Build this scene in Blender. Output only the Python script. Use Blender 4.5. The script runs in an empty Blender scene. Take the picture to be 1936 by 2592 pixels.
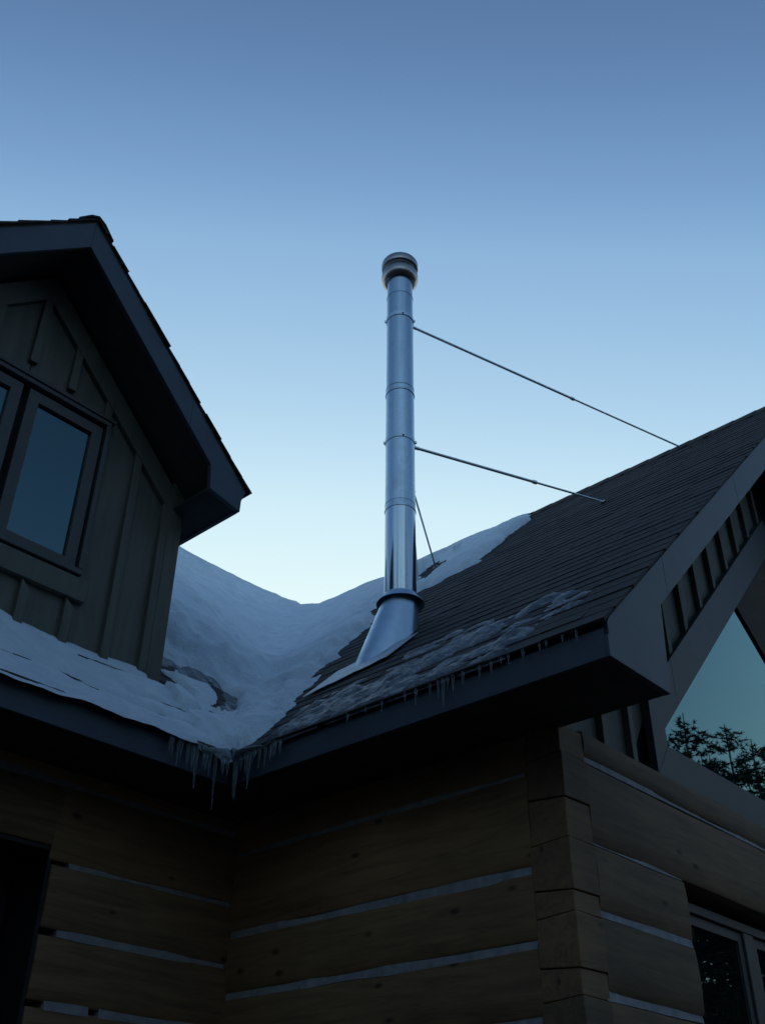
import bpy, math, random
import numpy as np
from mathutils import Vector, Matrix
random.seed(7)
R = math.radians
scene = bpy.context.scene

# ------------------------------------------------------------------ camera
CAM_H = 1.6
F_PX, PIT, ROLL, YAW = 2588.96, R(34.472), R(0.578), R(-47.463)
_right = Vector((math.cos(YAW), math.sin(YAW), 0)); _fh = Vector((-math.sin(YAW), math.cos(YAW), 0))
_f = _fh*math.cos(PIT) + Vector((0, 0, math.sin(PIT))); _u = -_fh*math.sin(PIT) + Vector((0, 0, math.cos(PIT)))
CR = _right*math.cos(ROLL) + _u*math.sin(ROLL); CU = -_right*math.sin(ROLL) + _u*math.cos(ROLL); CF = _f
cd = bpy.data.cameras.new('camera'); cam = bpy.data.objects.new('camera', cd); scene.collection.objects.link(cam)
M4 = Matrix((CR, CU, -CF)).transposed().to_4x4(); M4.translation = (0, 0, CAM_H); cam.matrix_world = M4
cd.sensor_fit = 'VERTICAL'; cd.sensor_height = 36; cd.sensor_width = 27; cd.lens = 36*F_PX/2592
cd.clip_end = 3000; cd.clip_start = .05
scene.camera = cam

# ------------------------------------------------------------------ dusk sky
GLOW_AZ = R(46)                       # direction of the after-glow, from +X towards +Y
wd = bpy.data.worlds.new('World'); scene.world = wd; wd.use_nodes = True
nt = wd.node_tree; nt.nodes.clear()
sky = nt.nodes.new('ShaderNodeTexSky'); sky.sky_type = 'NISHITA'; sky.sun_disc = False
sky.sun_elevation = R(-2.0); sky.sun_rotation = math.pi/2 - GLOW_AZ
sky.air_density = 1.0; sky.dust_density = 0.6; sky.ozone_density = 3.0
sky_sep = nt.nodes.new('ShaderNodeSeparateColor')
sky_gain = nt.nodes.new('ShaderNodeMath'); sky_gain.operation = 'MULTIPLY'; sky_gain.inputs[1].default_value = 5.5
ramp = nt.nodes.new('ShaderNodeValToRGB'); ramp.color_ramp.interpolation = 'B_SPLINE'
SKY_STOPS = [(0.10, (.055, .115, .28)), (0.18, (.092, .178, .335)), (.212, (.140, .270, .510)), (.252, (.25, .445, .70)),
             (.332, (.45, .68, .87)), (.40, (.64, .855, .96)), (.508, (.83, 1.0, .98)), (0.8, (.95, 1.0, .95))]
els = ramp.color_ramp.elements
while len(els) < len(SKY_STOPS): els.new(.5)
for e_, (p_, c_) in zip(els, SKY_STOPS): e_.position = p_; e_.color = (*c_, 1)
bg = nt.nodes.new('ShaderNodeBackground'); bg.inputs[1].default_value = 1.0
wo = nt.nodes.new('ShaderNodeOutputWorld')
nt.links.new(sky.outputs[0], sky_sep.inputs[0]); nt.links.new(sky_sep.outputs[1], sky_gain.inputs[0])
nt.links.new(sky_gain.outputs[0], ramp.inputs[0]); nt.links.new(ramp.outputs[0], bg.inputs[0]); nt.links.new(bg.outputs[0], wo.inputs[0])
scene.view_settings.view_transform = 'Standard'; scene.view_settings.look = 'None'
scene.view_settings.exposure = 0; scene.view_settings.gamma = 1

# ------------------------------------------------------------------ helpers
COL = scene.collection
def pix_ray(x, y):                     # photo pixel (1936 x 2592) -> direction
    return CR*((x-968)/F_PX) - CU*((y-1296)/F_PX) + CF
class MB:
    def __init__(s): s.v = []; s.f = []
    def quadstrip_closed(s, rings, cap0=True, cap1=True):
        n = len(rings[0]); b = len(s.v)
        for r in rings: s.v += [tuple(p) for p in r]
        for i in range(len(rings)-1):
            for j in range(n):
                k = (j+1) % n
                s.f.append((b+i*n+j, b+i*n+k, b+(i+1)*n+k, b+(i+1)*n+j))
        if cap0: s.f.append(tuple(b+j for j in reversed(range(n))))
        if cap1: s.f.append(tuple(b+(len(rings)-1)*n+j for j in range(n)))
        return s
    def box(s, x0, x1, y0, y1, z0, z1):
        return s.quadstrip_closed([[(x0, y0, z0), (x1, y0, z0), (x1, y1, z0), (x0, y1, z0)], [(x0, y0, z1), (x1, y0, z1), (x1, y1, z1), (x0, y1, z1)]])
    def prism(s, poly, axis, a, b):    # poly: 2D outline; axis 'y' -> (x,z) extruded in y; 'x' -> (y,z) ; 'z' -> (x,y)
        def P(p, t): return {'y': (p[0], t, p[1]), 'x': (t, p[0], p[1]), 'z': (p[0], p[1], t)}[axis]
        return s.quadstrip_closed([[P(p, a) for p in poly], [P(p, b) for p in poly]])
    def tube(s, pts, rad, n=10):
        rings = []; pts = [Vector(p) for p in pts]
        rad = rad if isinstance(rad, (list, tuple)) else [rad]*len(pts)
        for i, p in enumerate(pts):
            t = (pts[min(i+1, len(pts)-1)] - pts[max(i-1, 0)]).normalized()
            a = t.cross(Vector((.31, .2, .93)) if abs(t.z) < .9 else Vector((1, .1, 0))).normalized(); b = t.cross(a)
            rings.append([p + (a*math.cos(2*math.pi*k/n) + b*math.sin(2*math.pi*k/n))*rad[i] for k in range(n)])
        return s.quadstrip_closed(rings)
    def lathe(s, prof, cx, cy, n=40):  # prof: [(r,z)...]
        return s.quadstrip_closed([[(cx+r*math.cos(2*math.pi*k/n), cy+r*math.sin(2*math.pi*k/n), z) for k in range(n)] for r, z in prof])
    def mesh(s, name, off=(0, 0, 0)):
        me = bpy.data.meshes.new(name); o = Vector(off)
        me.from_pydata([tuple(Vector(p)-o) for p in s.v], [], s.f); me.validate(); me.update()
        return me
def fix_normals(me):
    import bmesh
    bm = bmesh.new(); bm.from_mesh(me); bmesh.ops.recalc_face_normals(bm, faces=bm.faces); bm.to_mesh(me); bm.free()
def wloc(o):
    v = Vector((0, 0, 0))
    while o is not None: v += o.location; o = o.parent
    return v
def obj(name, mb, mat, parent=None, smooth=False, bevel=0.0, fix=True, origin=None):
    base = wloc(parent)
    o0 = Vector(origin) if origin else base
    me = mb.mesh(name, o0) if isinstance(mb, MB) else mb
    if fix and isinstance(mb, MB): fix_normals(me)
    me.materials.clear(); me.materials.append(mat)
    o = bpy.data.objects.new(name, me); COL.objects.link(o)
    if parent: o.parent = parent
    o.location = o0 - base
    if smooth:
        for p in me.polygons: p.use_smooth = True
        try: me.set_sharp_from_angle(angle=R(40))
        except Exception: pass
    if bevel:
        b = o.modifiers.new('bevel', 'BEVEL'); b.width = bevel; b.segments = 2; b.limit_method = 'ANGLE'
    return o
def empty(name, loc):
    o = bpy.data.objects.new(name, None); COL.objects.link(o); o.location = loc; o.empty_display_size = .2; return o
def tag(o, label=None, cat=None, group=None, kind=None):
    if label: o['label'] = label
    if cat: o['category'] = cat
    if group: o['group'] = group
    if kind: o['kind'] = kind
    return o

# numpy value noise, for relief
_rng = np.random.RandomState(3); _tab = _rng.rand(64, 64, 64)
def vnoise(x, y, z=0.0):
    x, y = np.asarray(x, float), np.asarray(y, float); z = np.zeros_like(x)+z
    xi, yi, zi = np.floor(x).astype(int), np.floor(y).astype(int), np.floor(z).astype(int)
    fx, fy, fz = x-xi, y-yi, z-zi
    sx, sy, sz = fx*fx*(3-2*fx), fy*fy*(3-2*fy), fz*fz*(3-2*fz)
    g = lambda a, b, c: _tab[(xi+a) % 64, (yi+b) % 64, (zi+c) % 64]
    l0 = (g(0,0,0)*(1-sx)+g(1,0,0)*sx)*(1-sy)+(g(0,1,0)*(1-sx)+g(1,1,0)*sx)*sy
    l1 = (g(0,0,1)*(1-sx)+g(1,0,1)*sx)*(1-sy)+(g(0,1,1)*(1-sx)+g(1,1,1)*sx)*sy
    return (l0*(1-sz)+l1*sz)*2-1
def fbm(x, y, z=0.0, o=3):
    return sum(vnoise(np.asarray(x)*2**i, np.asarray(y)*2**i, z+7.3*i)*.5**i for i in range(o))

# ------------------------------------------------------------------ materials
def nmat(name):
    m = bpy.data.materials.new(name); m.use_nodes = True
    t = m.node_tree; p = t.nodes['Principled BSDF']; return m, t, p
def ramp_node(t, stops):
    r = t.nodes.new('ShaderNodeValToRGB'); e = r.color_ramp.elements
    while len(e) < len(stops): e.new(.5)
    for x, (p, c) in zip(e, stops): x.position = p; x.color = (*c, 1)
    return r
def tex(t, kind, scale, stretch=(1, 1, 1), detail=4, rough=.6, dist=0.0, coord='Object'):
    tc = t.nodes.new('ShaderNodeTexCoord'); mp = t.nodes.new('ShaderNodeMapping'); mp.inputs['Scale'].default_value = stretch
    n = t.nodes.new('ShaderNodeTexNoise' if kind == 'noise' else 'ShaderNodeTexVoronoi')
    n.inputs['Scale'].default_value = scale
    if kind == 'noise':
        n.inputs['Detail'].default_value = detail; n.inputs['Roughness'].default_value = rough; n.inputs['Distortion'].default_value = dist
    t.links.new(tc.outputs[coord], mp.inputs[0]); t.links.new(mp.outputs[0], n.inputs['Vector'])
    return n
def bump(t, p, src, strength, dist=.01):
    b = t.nodes.new('ShaderNodeBump'); b.inputs['Strength'].default_value = strength; b.inputs['Distance'].default_value = dist
    t.links.new(src, b.inputs['Height']); t.links.new(b.outputs[0], p.inputs['Normal']); return b
def mix_rgb(t, a, b, fac, mode='MIX'):
    m = t.nodes.new('ShaderNodeMix'); m.data_type = 'RGBA'; m.blend_type = mode
    for s, i in ((fac, 0), (a, 6), (b, 7)):
        if isinstance(s, (int, float)): m.inputs[i].default_value = s
        elif isinstance(s, tuple): m.inputs[i].default_value = (*s, 1)
        else: t.links.new(s, m.inputs[i])
    return m.outputs[2]
def painted(name, c, rough=.6, var=.25, stretch=(1, 1, 1), scale=9):
    m, t, p = nmat(name)
    n = tex(t, 'noise', scale, stretch, 6, .65)
    r = ramp_node(t, [(.3, tuple(k*(1-var) for k in c)), (.7, tuple(k*(1+var*.6) for k in c))])
    t.links.new(n.outputs[0], r.inputs[0]); t.links.new(r.outputs[0], p.inputs['Base Color'])
    p.inputs['Roughness'].default_value = rough; bump(t, p, n.outputs[0], .15, .004); return m
def wood(name, c, along, var=.45):
    m, t, p = nmat(name)
    st = {'x': (.6, 7, 7), 'y': (7, .6, 7)}[along]
    g = tex(t, 'noise', 3.0, st, 8, .7, .8)
    r = ramp_node(t, [(.28, tuple(k*(1-var) for k in c)), (.52, c), (.75, tuple(k*(1+var*.7) for k in c))])
    t.links.new(g.outputs[0], r.inputs[0])
    big = tex(t, 'noise', .9, (1, 1, 1), 4, .6)
    rb = ramp_node(t, [(.3, (.62, .60, .58)), (.7, (1.12, 1.08, 1.0))]); t.links.new(big.outputs[0], rb.inputs[0])
    c1 = mix_rgb(t, r.outputs[0], rb.outputs[0], 1.0, 'MULTIPLY')
    k = tex(t, 'voronoi', 1.35, {'x': (2.6, 7, 5.5), 'y': (7, 2.6, 5.5)}[along]); k.inputs['Randomness'].default_value = 1
    rk = ramp_node(t, [(.06, (1, 1, 1)), (.13, (0, 0, 0))]); t.links.new(k.outputs['Distance'], rk.inputs[0])
    c2 = mix_rgb(t, c1, tuple(x*.22 for x in c), rk.outputs[0])
    info = t.nodes.new('ShaderNodeObjectInfo')
    rv = ramp_node(t, [(0, (.8, .8, .82)), (1, (1.15, 1.1, 1.05))]); t.links.new(info.outputs['Random'], rv.inputs[0])
    c3 = mix_rgb(t, c2, rv.outputs[0], 1.0, 'MULTIPLY')
    t.links.new(c3, p.inputs['Base Color']); p.inputs['Roughness'].default_value = .75
    bump(t, p, g.outputs[0], .35, .006); return m
M = {}
M['log_x'] = wood('log_timber_x', (.235, .150, .082), 'x')
M['log_y'] = wood('log_timber_y', (.300, .185, .092), 'y')
M['end_grain'] = wood('log_end_grain', (.235, .148, .078), 'x', .45)
M['dark_timber'] = wood('dark_timber', (.075, .048, .030), 'x', .4)
M['chink'] = painted('chinking_mortar', (.30, .30, .31), .9, .35, scale=14)
M['trim'] = painted('trim_paint', (.048, .068, .096), .55, .16, (1, 1, 1), 5)
M['trim_dark'] = painted('window_trim_paint', (.046, .056, .064), .55, .16, (1, 1, 1), 5)
M['siding'] = painted('siding_paint', (.112, .112, .088), .65, .25, (6, 6, .8), 3)
M['soffit'] = painted('soffit_stain', (.040, .038, .034), .7, .3, (2, 2, 2), 4)
M['frame'] = painted('window_frame_paint', (.062, .062, .056), .5, .15)
M['recess_shade'] = painted('recess_shade_black', (.010, .011, .012), .55, .2)  # near-black: deep shade of the left recess put into the colour
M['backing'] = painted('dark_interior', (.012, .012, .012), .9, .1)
def shingle_mat():
    m, t, p = nmat('asphalt_shingle')
    n = tex(t, 'noise', 60, (1, 1, 1), 4, .7); w = tex(t, 'noise', 2.2, (1, 3, 1), 4, .6)
    r = ramp_node(t, [(.3, (.017, .016, .0155)), (.7, (.054, .046, .039))]); t.links.new(n.outputs[0], r.inputs[0])
    r2 = ramp_node(t, [(.3, (.65, .65, .68)), (.7, (1.2, 1.15, 1.1))]); t.links.new(w.outputs[0], r2.inputs[0])
    t.links.new(mix_rgb(t, r.outputs[0], r2.outputs[0], 1.0, 'MULTIPLY'), p.inputs['Base Color'])
    p.inputs['Roughness'].default_value = .85; bump(t, p, n.outputs[0], .5, .003); return m
M['shingle'] = shingle_mat()
def glass_mat():                      # double glazing with a blue-green coating, dark room behind
    m, t, p = nmat('window_glass')
    t.nodes.remove(p); out = t.nodes['Material Output']
    fr = t.nodes.new('ShaderNodeFresnel'); fr.inputs[0].default_value = 2.0
    g = t.nodes.new('ShaderNodeBsdfGlossy'); g.inputs['Color'].default_value = (.60, .97, 1.0, 1); g.inputs['Roughness'].default_value = .012
    d = t.nodes.new('ShaderNodeBsdfDiffuse'); d.inputs['Color'].default_value = (.004, .005, .006, 1)
    mx = t.nodes.new('ShaderNodeMixShader')
    n = tex(t, 'noise', 1.2, (1, 1, 1), 1, .5)
    bp_ = t.nodes.new('ShaderNodeBump'); bp_.inputs['Strength'].default_value = .05; bp_.inputs['Distance'].default_value = .01
    t.links.new(n.outputs[0], bp_.inputs['Height']); t.links.new(bp_.outputs[0], g.inputs['Normal'])
    t.links.new(fr.outputs[0], mx.inputs[0]); t.links.new(d.outputs[0], mx.inputs[1]); t.links.new(g.outputs[0], mx.inputs[2]); t.links.new(mx.outputs[0], out.inputs[0])
    return m
M['glass'] = glass_mat()
def snow_mat():
    m, t, p = nmat('snow')
    n = tex(t, 'noise', 7.0, (1, 1, 1), 10, .68); f = tex(t, 'noise', 70, (1, 1, 1), 3, .6)
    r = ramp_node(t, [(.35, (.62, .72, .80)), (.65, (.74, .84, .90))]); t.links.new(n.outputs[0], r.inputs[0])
    t.links.new(r.outputs[0], p.inputs['Base Color']); p.inputs['Roughness'].default_value = .7
    p.inputs['Subsurface Weight'].default_value = .15; p.inputs['Subsurface Radius'].default_value = (.02, .025, .03)
    a = t.nodes.new('ShaderNodeMath'); a.operation = 'MULTIPLY_ADD'; a.inputs[1].default_value = .25
    t.links.new(f.outputs[0], a.inputs[0]); t.links.new(n.outputs[0], a.inputs[2])
    bump(t, p, a.outputs[0], .8, .04); return m
M['snow'] = snow_mat()
def slush_mat():
    m, t, p = nmat('slush')
    n = tex(t, 'noise', 9.0, (2.6, .8, 1), 10, .75); f = tex(t, 'noise', 30, (1, 1, 1), 4, .6)
    r = ramp_node(t, [(.38, (.03, .036, .042)), (.52, (.10, .118, .138)), (.70, (.40, .45, .50))]); t.links.new(n.outputs[0], r.inputs[0])
    t.links.new(r.outputs[0], p.inputs['Base Color']); p.inputs['Roughness'].default_value = .45
    bump(t, p, f.outputs[0], .9, .02); return m
M['slush'] = slush_mat()
def ice_mat():
    m, t, p = nmat('ice')
    n = tex(t, 'noise', 18, (1, 1, .3), 4, .6)
    p.inputs['Base Color'].default_value = (.48, .53, .57, 1); p.inputs['Roughness'].default_value = .25
    p.inputs['Transmission Weight'].default_value = .92; p.inputs['IOR'].default_value = 1.31
    bump(t, p, n.outputs[0], .4, .01); return m
M['ice'] = ice_mat()
def steel(name, c, rough, streak=.35, sc=(14, 14, .35)):
    m, t, p = nmat(name)
    p.inputs['Metallic'].default_value = 1.0
    n = tex(t, 'noise', 2.0, sc, 5, .6); f = tex(t, 'noise', 7, (1, 1, 1), 5, .6)
    r = ramp_node(t, [(.3, tuple(k*(1-streak) for k in c)), (.65, c)]); t.links.new(n.outputs[0], r.inputs[0])
    t.links.new(r.outputs[0], p.inputs['Base Color'])
    rr = ramp_node(t, [(.3, (rough*.7,)*3), (.7, (rough*1.35,)*3)]); t.links.new(f.outputs[0], rr.inputs[0])
    t.links.new(rr.outputs[0], p.inputs['Roughness']); bump(t, p, f.outputs[0], .06, .004); return m
M['pipe'] = steel('stainless_pipe', (.46, .57, .64), .30, .18)
M['pipe_shiny'] = steel('polished_pipe', (.52, .60, .65), .10, .4, (20, 20, .25))  # vertical dark streaks in the colour stand for mirrored trees and roof
M['galv'] = steel('galvanised_sheet', (.50, .62, .70), .36, .2, (3, 3, 3))
M['plate'] = painted('frosted_sheet', (.50, .56, .60), .5, .3, (1, 1, 1), 12)
M['plate'].node_tree.nodes['Principled BSDF'].inputs['Metallic'].default_value = .3
M['cap'] = steel('cap_steel', (.42, .40, .38), .30, .3, (5, 5, 5))
M['rod'] = steel('rod_galvanised', (.80, .84, .86), .5, .08, (5, 5, 5))
def ground_mat():
    m, t, p = nmat('ground_earth')
    n = tex(t, 'noise', .35, (1, 1, 1), 8, .65); f = tex(t, 'noise', 8, (1, 1, 1), 6, .7)
    r = ramp_node(t, [(.3, (.03, .026, .02)), (.7, (.085, .07, .05))]); t.links.new(f.outputs[0], r.inputs[0])
    rs = ramp_node(t, [(.60, (0, 0, 0)), (.66, (1, 1, 1))]); t.links.new(n.outputs[0], rs.inputs[0])
    t.links.new(mix_rgb(t, r.outputs[0], (.75, .77, .8), rs.outputs[0]), p.inputs['Base Color'])
    p.inputs['Roughness'].default_value = .9; bump(t, p, f.outputs[0], .6, .03); return m
M['ground'] = ground_mat()
def bark_mat():
    m, t, p = nmat('bark'); n = tex(t, 'noise', 6, (4, 4, .7), 6, .7)
    r = ramp_node(t, [(.3, (.025, .018, .013)), (.7, (.10, .075, .055))]); t.links.new(n.outputs[0], r.inputs[0])
    t.links.new(r.outputs[0], p.inputs['Base Color']); p.inputs['Roughness'].default_value = .9; bump(t, p, n.outputs[0], .8, .03); return m
M['bark'] = bark_mat()
def needle_mat():
    m, t, p = nmat('pine_needles'); n = tex(t, 'noise', 1.5, (1, 1, 1), 3, .6)
    r = ramp_node(t, [(.3, (.016, .030, .016)), (.7, (.045, .070, .032))]); t.links.new(n.outputs[0], r.inputs[0])
    t.links.new(r.outputs[0], p.inputs['Base Color']); p.inputs['Roughness'].default_value = .8; return m
M['needle'] = needle_mat()

# ------------------------------------------------------------------ geometry constants (heights below are relative to the camera, H lifts them)
H = CAM_H
SL = .965                                    # roof slope
XB, YA, YC = 3.6, 4.343, 2.253               # log wall planes: wing side wall, main wall, wing gable wall
EX, EY = 3.15, 3.893                         # fascia planes of the two eaves
ZS = 1.757 + H                               # soffit height
RX0, RY0, RZ0 = 3.178, 3.921, 1.94 + H       # reference points of the roof planes
YR = 1.72                                    # gable rake plane
RIDGE_X, RIDGE_Y = 6.79, 8.21
def zB(x): return RZ0 + SL*(RIDGE_X-RX0 - abs(x-RIDGE_X))
def zA(y): return RZ0 + SL*(RIDGE_Y-RY0 - abs(y-RIDGE_Y))
NB = Vector((-SL, 0, 1)).normalized(); NA = Vector((0, -SL, 1)).normalized()

# ------------------------------------------------------------------ ground
g = MB(); n = 24
for i in range(n+1):
    for j in range(n+1):
        a = lambda q: math.copysign(abs(q)**2.2, q)*600
        x, y = a(2*i/n-1), a(2*j/n-1); g.v.append((x, y, -.12 if math.hypot(x-4, y-3) < 14 else -.12+.4*math.sin(x*.05)*math.cos(y*.04)))
for i in range(n):
    for j in range(n): g.f.append((i*(n+1)+j, (i+1)*(n+1)+j, (i+1)*(n+1)+j+1, i*(n+1)+j+1))
tag(obj('ground', g, M['ground'], fix=False), kind='structure')

# ------------------------------------------------------------------ the log house
house = empty('log_house', (XB+1.0, YA+1.0, 0))
tag(house, 'log house with white chinking, dark shingle roofs and a gabled dormer', 'house')

def log_mesh(axis, a, b, plane, z0, z1, depth=.2, seed=0, bow=.002, top_round=.008):
    """squared, slightly uneven timber; its face lies on `plane`, the body goes into the wall"""
    rnd = random.Random(seed); n = max(6, int(abs(b-a)/.12)); mb = MB(); rings = []
    ph = rnd.random()*50
    for i in range(n+1):
        t = a+(b-a)*i/n
        e0 = float(vnoise(t*1.7+ph, 3.1))*.006; e1 = float(vnoise(t*1.7+ph, 9.7))*.006; ff = float(vnoise(t*2.3+ph, 5.5))*.0035
        zz0, zz1 = z0+e0, z1+e1; c = .012
        prof = [(ff+c, zz0), (ff+.004, zz0+c), (ff-bow*.6, zz0*.7+zz1*.3), (ff-bow, (zz0+zz1)/2), (ff-bow*.6, zz0*.3+zz1*.7), (ff+.004, zz1-c), (ff+top_round, zz1), (depth, zz1), (depth, zz0)]
        rings.append([(t, plane+d, z) if axis == 'x' else (plane+d, t, z) for d, z in prof])
    mb.quadstrip_closed(rings); return mb
# wing side wall (plane X = XB), courses separated by chinking
B_CH = [1.585, 1.175, .887, .615, .32, .03, -.27, -.56, -.85, -1.14, -1.43]
B_HG = [.009, .017, .015]+[.014]*8
tops = [ZS-H+.03] + [c-g_ for c, g_ in zip(B_CH, B_HG)]
sd = 10
for i in range(len(B_CH)):
    zt, zb = tops[i]+H, B_CH[i]+B_HG[i]+H
    obj('log', log_mesh('y', YC+.19, YA+.18, XB, zb, zt, seed=sd), M['log_y'], house, smooth=True); sd += 1
    if i < 9:
        gap = 2*B_HG[i]+.010; rc = .002 if i == 0 else .006
        ch = MB(); rings = []
        for k in range(25):
            y = YC+.20+(YA-YC-.16)*k/24; w0 = float(fbm(y*4, i*3.3))*.009
            zc = B_CH[i]+H
            rings.append([(XB+rc+w0*.5, y, zc-gap/2+w0*.6), (XB+.10, y, zc-gap/2), (XB+.10, y, zc+gap/2), (XB+rc+.006+w0*.5, y, zc+gap/2-w0*.5)])
        ch.quadstrip_closed(rings); obj('chinking', ch, M['chink'], house, smooth=True)
# wing gable wall (plane Y = YC)
C_CH = [1.658, 1.292, 1.012, .704, .40, .10, -.20, -.50, -.80, -1.10, -1.40]
C_HG = [.010, .004, .014, .014]+[.014]*7
tops = [1.80] + [c-g_ for c, g_ in zip(C_CH, C_HG)]
OPX0, OPX1, OPZ0, OPZ1 = 4.555, 7.2, -.10, 1.285
for i in range(len(C_CH)):
    zt, zb = tops[i]+H, C_CH[i]+C_HG[i]+H
    spans = [(XB+.185, 9.9)]
    if zt-H < OPZ1+.01 and zb-H > OPZ0-.05: spans = [(XB+.185, OPX0), (OPX1, 9.9)]
    for a, b in spans:
        obj('log', log_mesh('x', a, b, YC, zb, zt, seed=sd, top_round=.05 if i == 0 else .02), M['log_x'], house, smooth=True); sd += 1
    if i < 8:
        gap = 2*C_HG[i]+.006
        for a, b in ([(XB+.17, 9.9)] if spans[0][1] > 9 and i != 1 else [(XB+.17, OPX0-.004), (OPX1, 9.9)]):
            ch = MB(); rings = []
            nn = max(6, int((b-a)/.1))
            for k in range(nn+1):
                x = a+(b-a)*k/nn; w0 = float(fbm(x*4, i*5.1+40))*.009; zc = C_CH[i]+H
                rings.append([(x, YC+.006+w0*.5, zc-gap/2+w0*.6), (x, YC+.1, zc-gap/2), (x, YC+.1, zc+gap/2), (x, YC+.012+w0*.5, zc+gap/2-w0*.5)])
            ch.quadstrip_closed(rings); obj('chinking', ch, M['chink'], house, smooth=True)
# dovetailed corner: gable-wall ends show on the side wall, side-wall ends on the gable wall
C_END = [(1.45, 1.64), (1.075, 1.275), (.785, .985), (.49, .68), (.19, .38), (-.11, .08)]
prev = ZS-H+.02
for i, (a, b) in enumerate(C_END):
    t = MB()
    t.quadstrip_closed([[(XB-.001+random.uniform(-.003, .002), YC+.001, a+H-.004), (XB+.19, YC-.002, a+H), (XB+.19, YC+.21, a+H+.012), (XB-.004, YC+.195+random.uniform(-.01, .012), a+H+.012)],
                        [(XB-.001+random.uniform(-.003, .002), YC+.001, b+H+.004), (XB+.19, YC-.002, b+H), (XB+.19, YC+.21, b+H-.012), (XB-.004, YC+.195+random.uniform(-.01, .012), b+H-.012)]])
    obj('log_end', t, M['end_grain'], house, bevel=.004)
    t = MB()
    t.quadstrip_closed([[(XB+.002, YC+.008, b+H+.006), (XB+.188, YC+.004, b+H+.004), (XB+.188, YC+.2, b+H-.008), (XB+.002, YC+.2, b+H-.008)],
                        [(XB+.002, YC+.008, prev+H-.006), (XB+.188, YC+.004, prev+H-.004), (XB+.188, YC+.2, prev+H+.008), (XB+.002, YC+.2, prev+H+.008)]])
    obj('log_end', t, M['end_grain'], house, bevel=.004); prev = a
obj('corner_post', MB().box(XB+.02, XB+.17, YC+.02, YC+.18, -.1, prev+H+.02), M['log_y'], house)
# main wall (plane Y = YA) with a dark opening at its left
A_CH = [1.69, 1.328, 1.027, .733, .43, .13, -.17, -.47, -.77, -1.07, -1.40]
A_HG = [.012, .011, .012]+[.013]*8
tops = [ZS-H+.03] + [c-g_ for c, g_ in zip(A_CH, A_HG)]
AOX0, AOX1, AOZ = 1.1, 2.52, 1.395
for i in range(len(A_CH)):
    zt, zb = tops[i]+H, A_CH[i]+A_HG[i]+H
    if i == 0: spans = [(-3.5, XB+.02, zb)]
    elif i == 1: spans = [(-3.5, AOX1, AOZ+H), (AOX1-.02, XB+.02, zb)]
    else: spans = [(AOX1, XB+.02, zb), (-3.5, AOX0, zb)]
    for a, b, z0 in spans:
        obj('log', log_mesh('x', a, b, YA, z0, zt, seed=sd), M['log_x'], house, smooth=True); sd += 1
    if i < 8:
        gap = 2*A_HG[i]+.008; rc = .001 if i == 0 else .006
        segs = [(-3.5, XB-.01)] if i == 0 else ([(AOX1+.09, 2.835), (2.89, XB-.01)] if i == 3 else [(AOX1+.09, XB-.01)])
        for a, b in segs:
            ch = MB(); rings = []; nn = max(6, int((b-a)/.06))
            for k in range(nn+1):
                x = a+(b-a)*k/nn; w0 = float(fbm(x*4, i*5.1+80))*.009; zc = A_CH[i]+H
                rings.append([(x, YA+rc+w0*.5, zc-gap/2+w0*.6), (x, YA+.1, zc-gap/2), (x, YA+.1, zc+gap/2), (x, YA+rc+.006+w0*.5, zc+gap/2-w0*.5)])
            ch.quadstrip_closed(rings); obj('chinking', ch, M['chink'], house, smooth=True)
# added dark sheets block sky behind openings and joints; colour stands for unlit rooms
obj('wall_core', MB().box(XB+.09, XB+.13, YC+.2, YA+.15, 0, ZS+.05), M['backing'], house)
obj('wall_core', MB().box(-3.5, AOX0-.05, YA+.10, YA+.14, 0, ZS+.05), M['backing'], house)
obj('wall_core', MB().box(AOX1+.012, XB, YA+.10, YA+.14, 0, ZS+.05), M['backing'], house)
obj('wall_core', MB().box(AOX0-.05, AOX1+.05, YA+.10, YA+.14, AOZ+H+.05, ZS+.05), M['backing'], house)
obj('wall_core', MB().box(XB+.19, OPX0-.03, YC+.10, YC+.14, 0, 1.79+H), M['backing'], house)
obj('wall_core', MB().box(OPX0-.03, 9.9, YC+.10, YC+.14, OPZ1+H+.02, 1.79+H), M['backing'], house)

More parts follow.
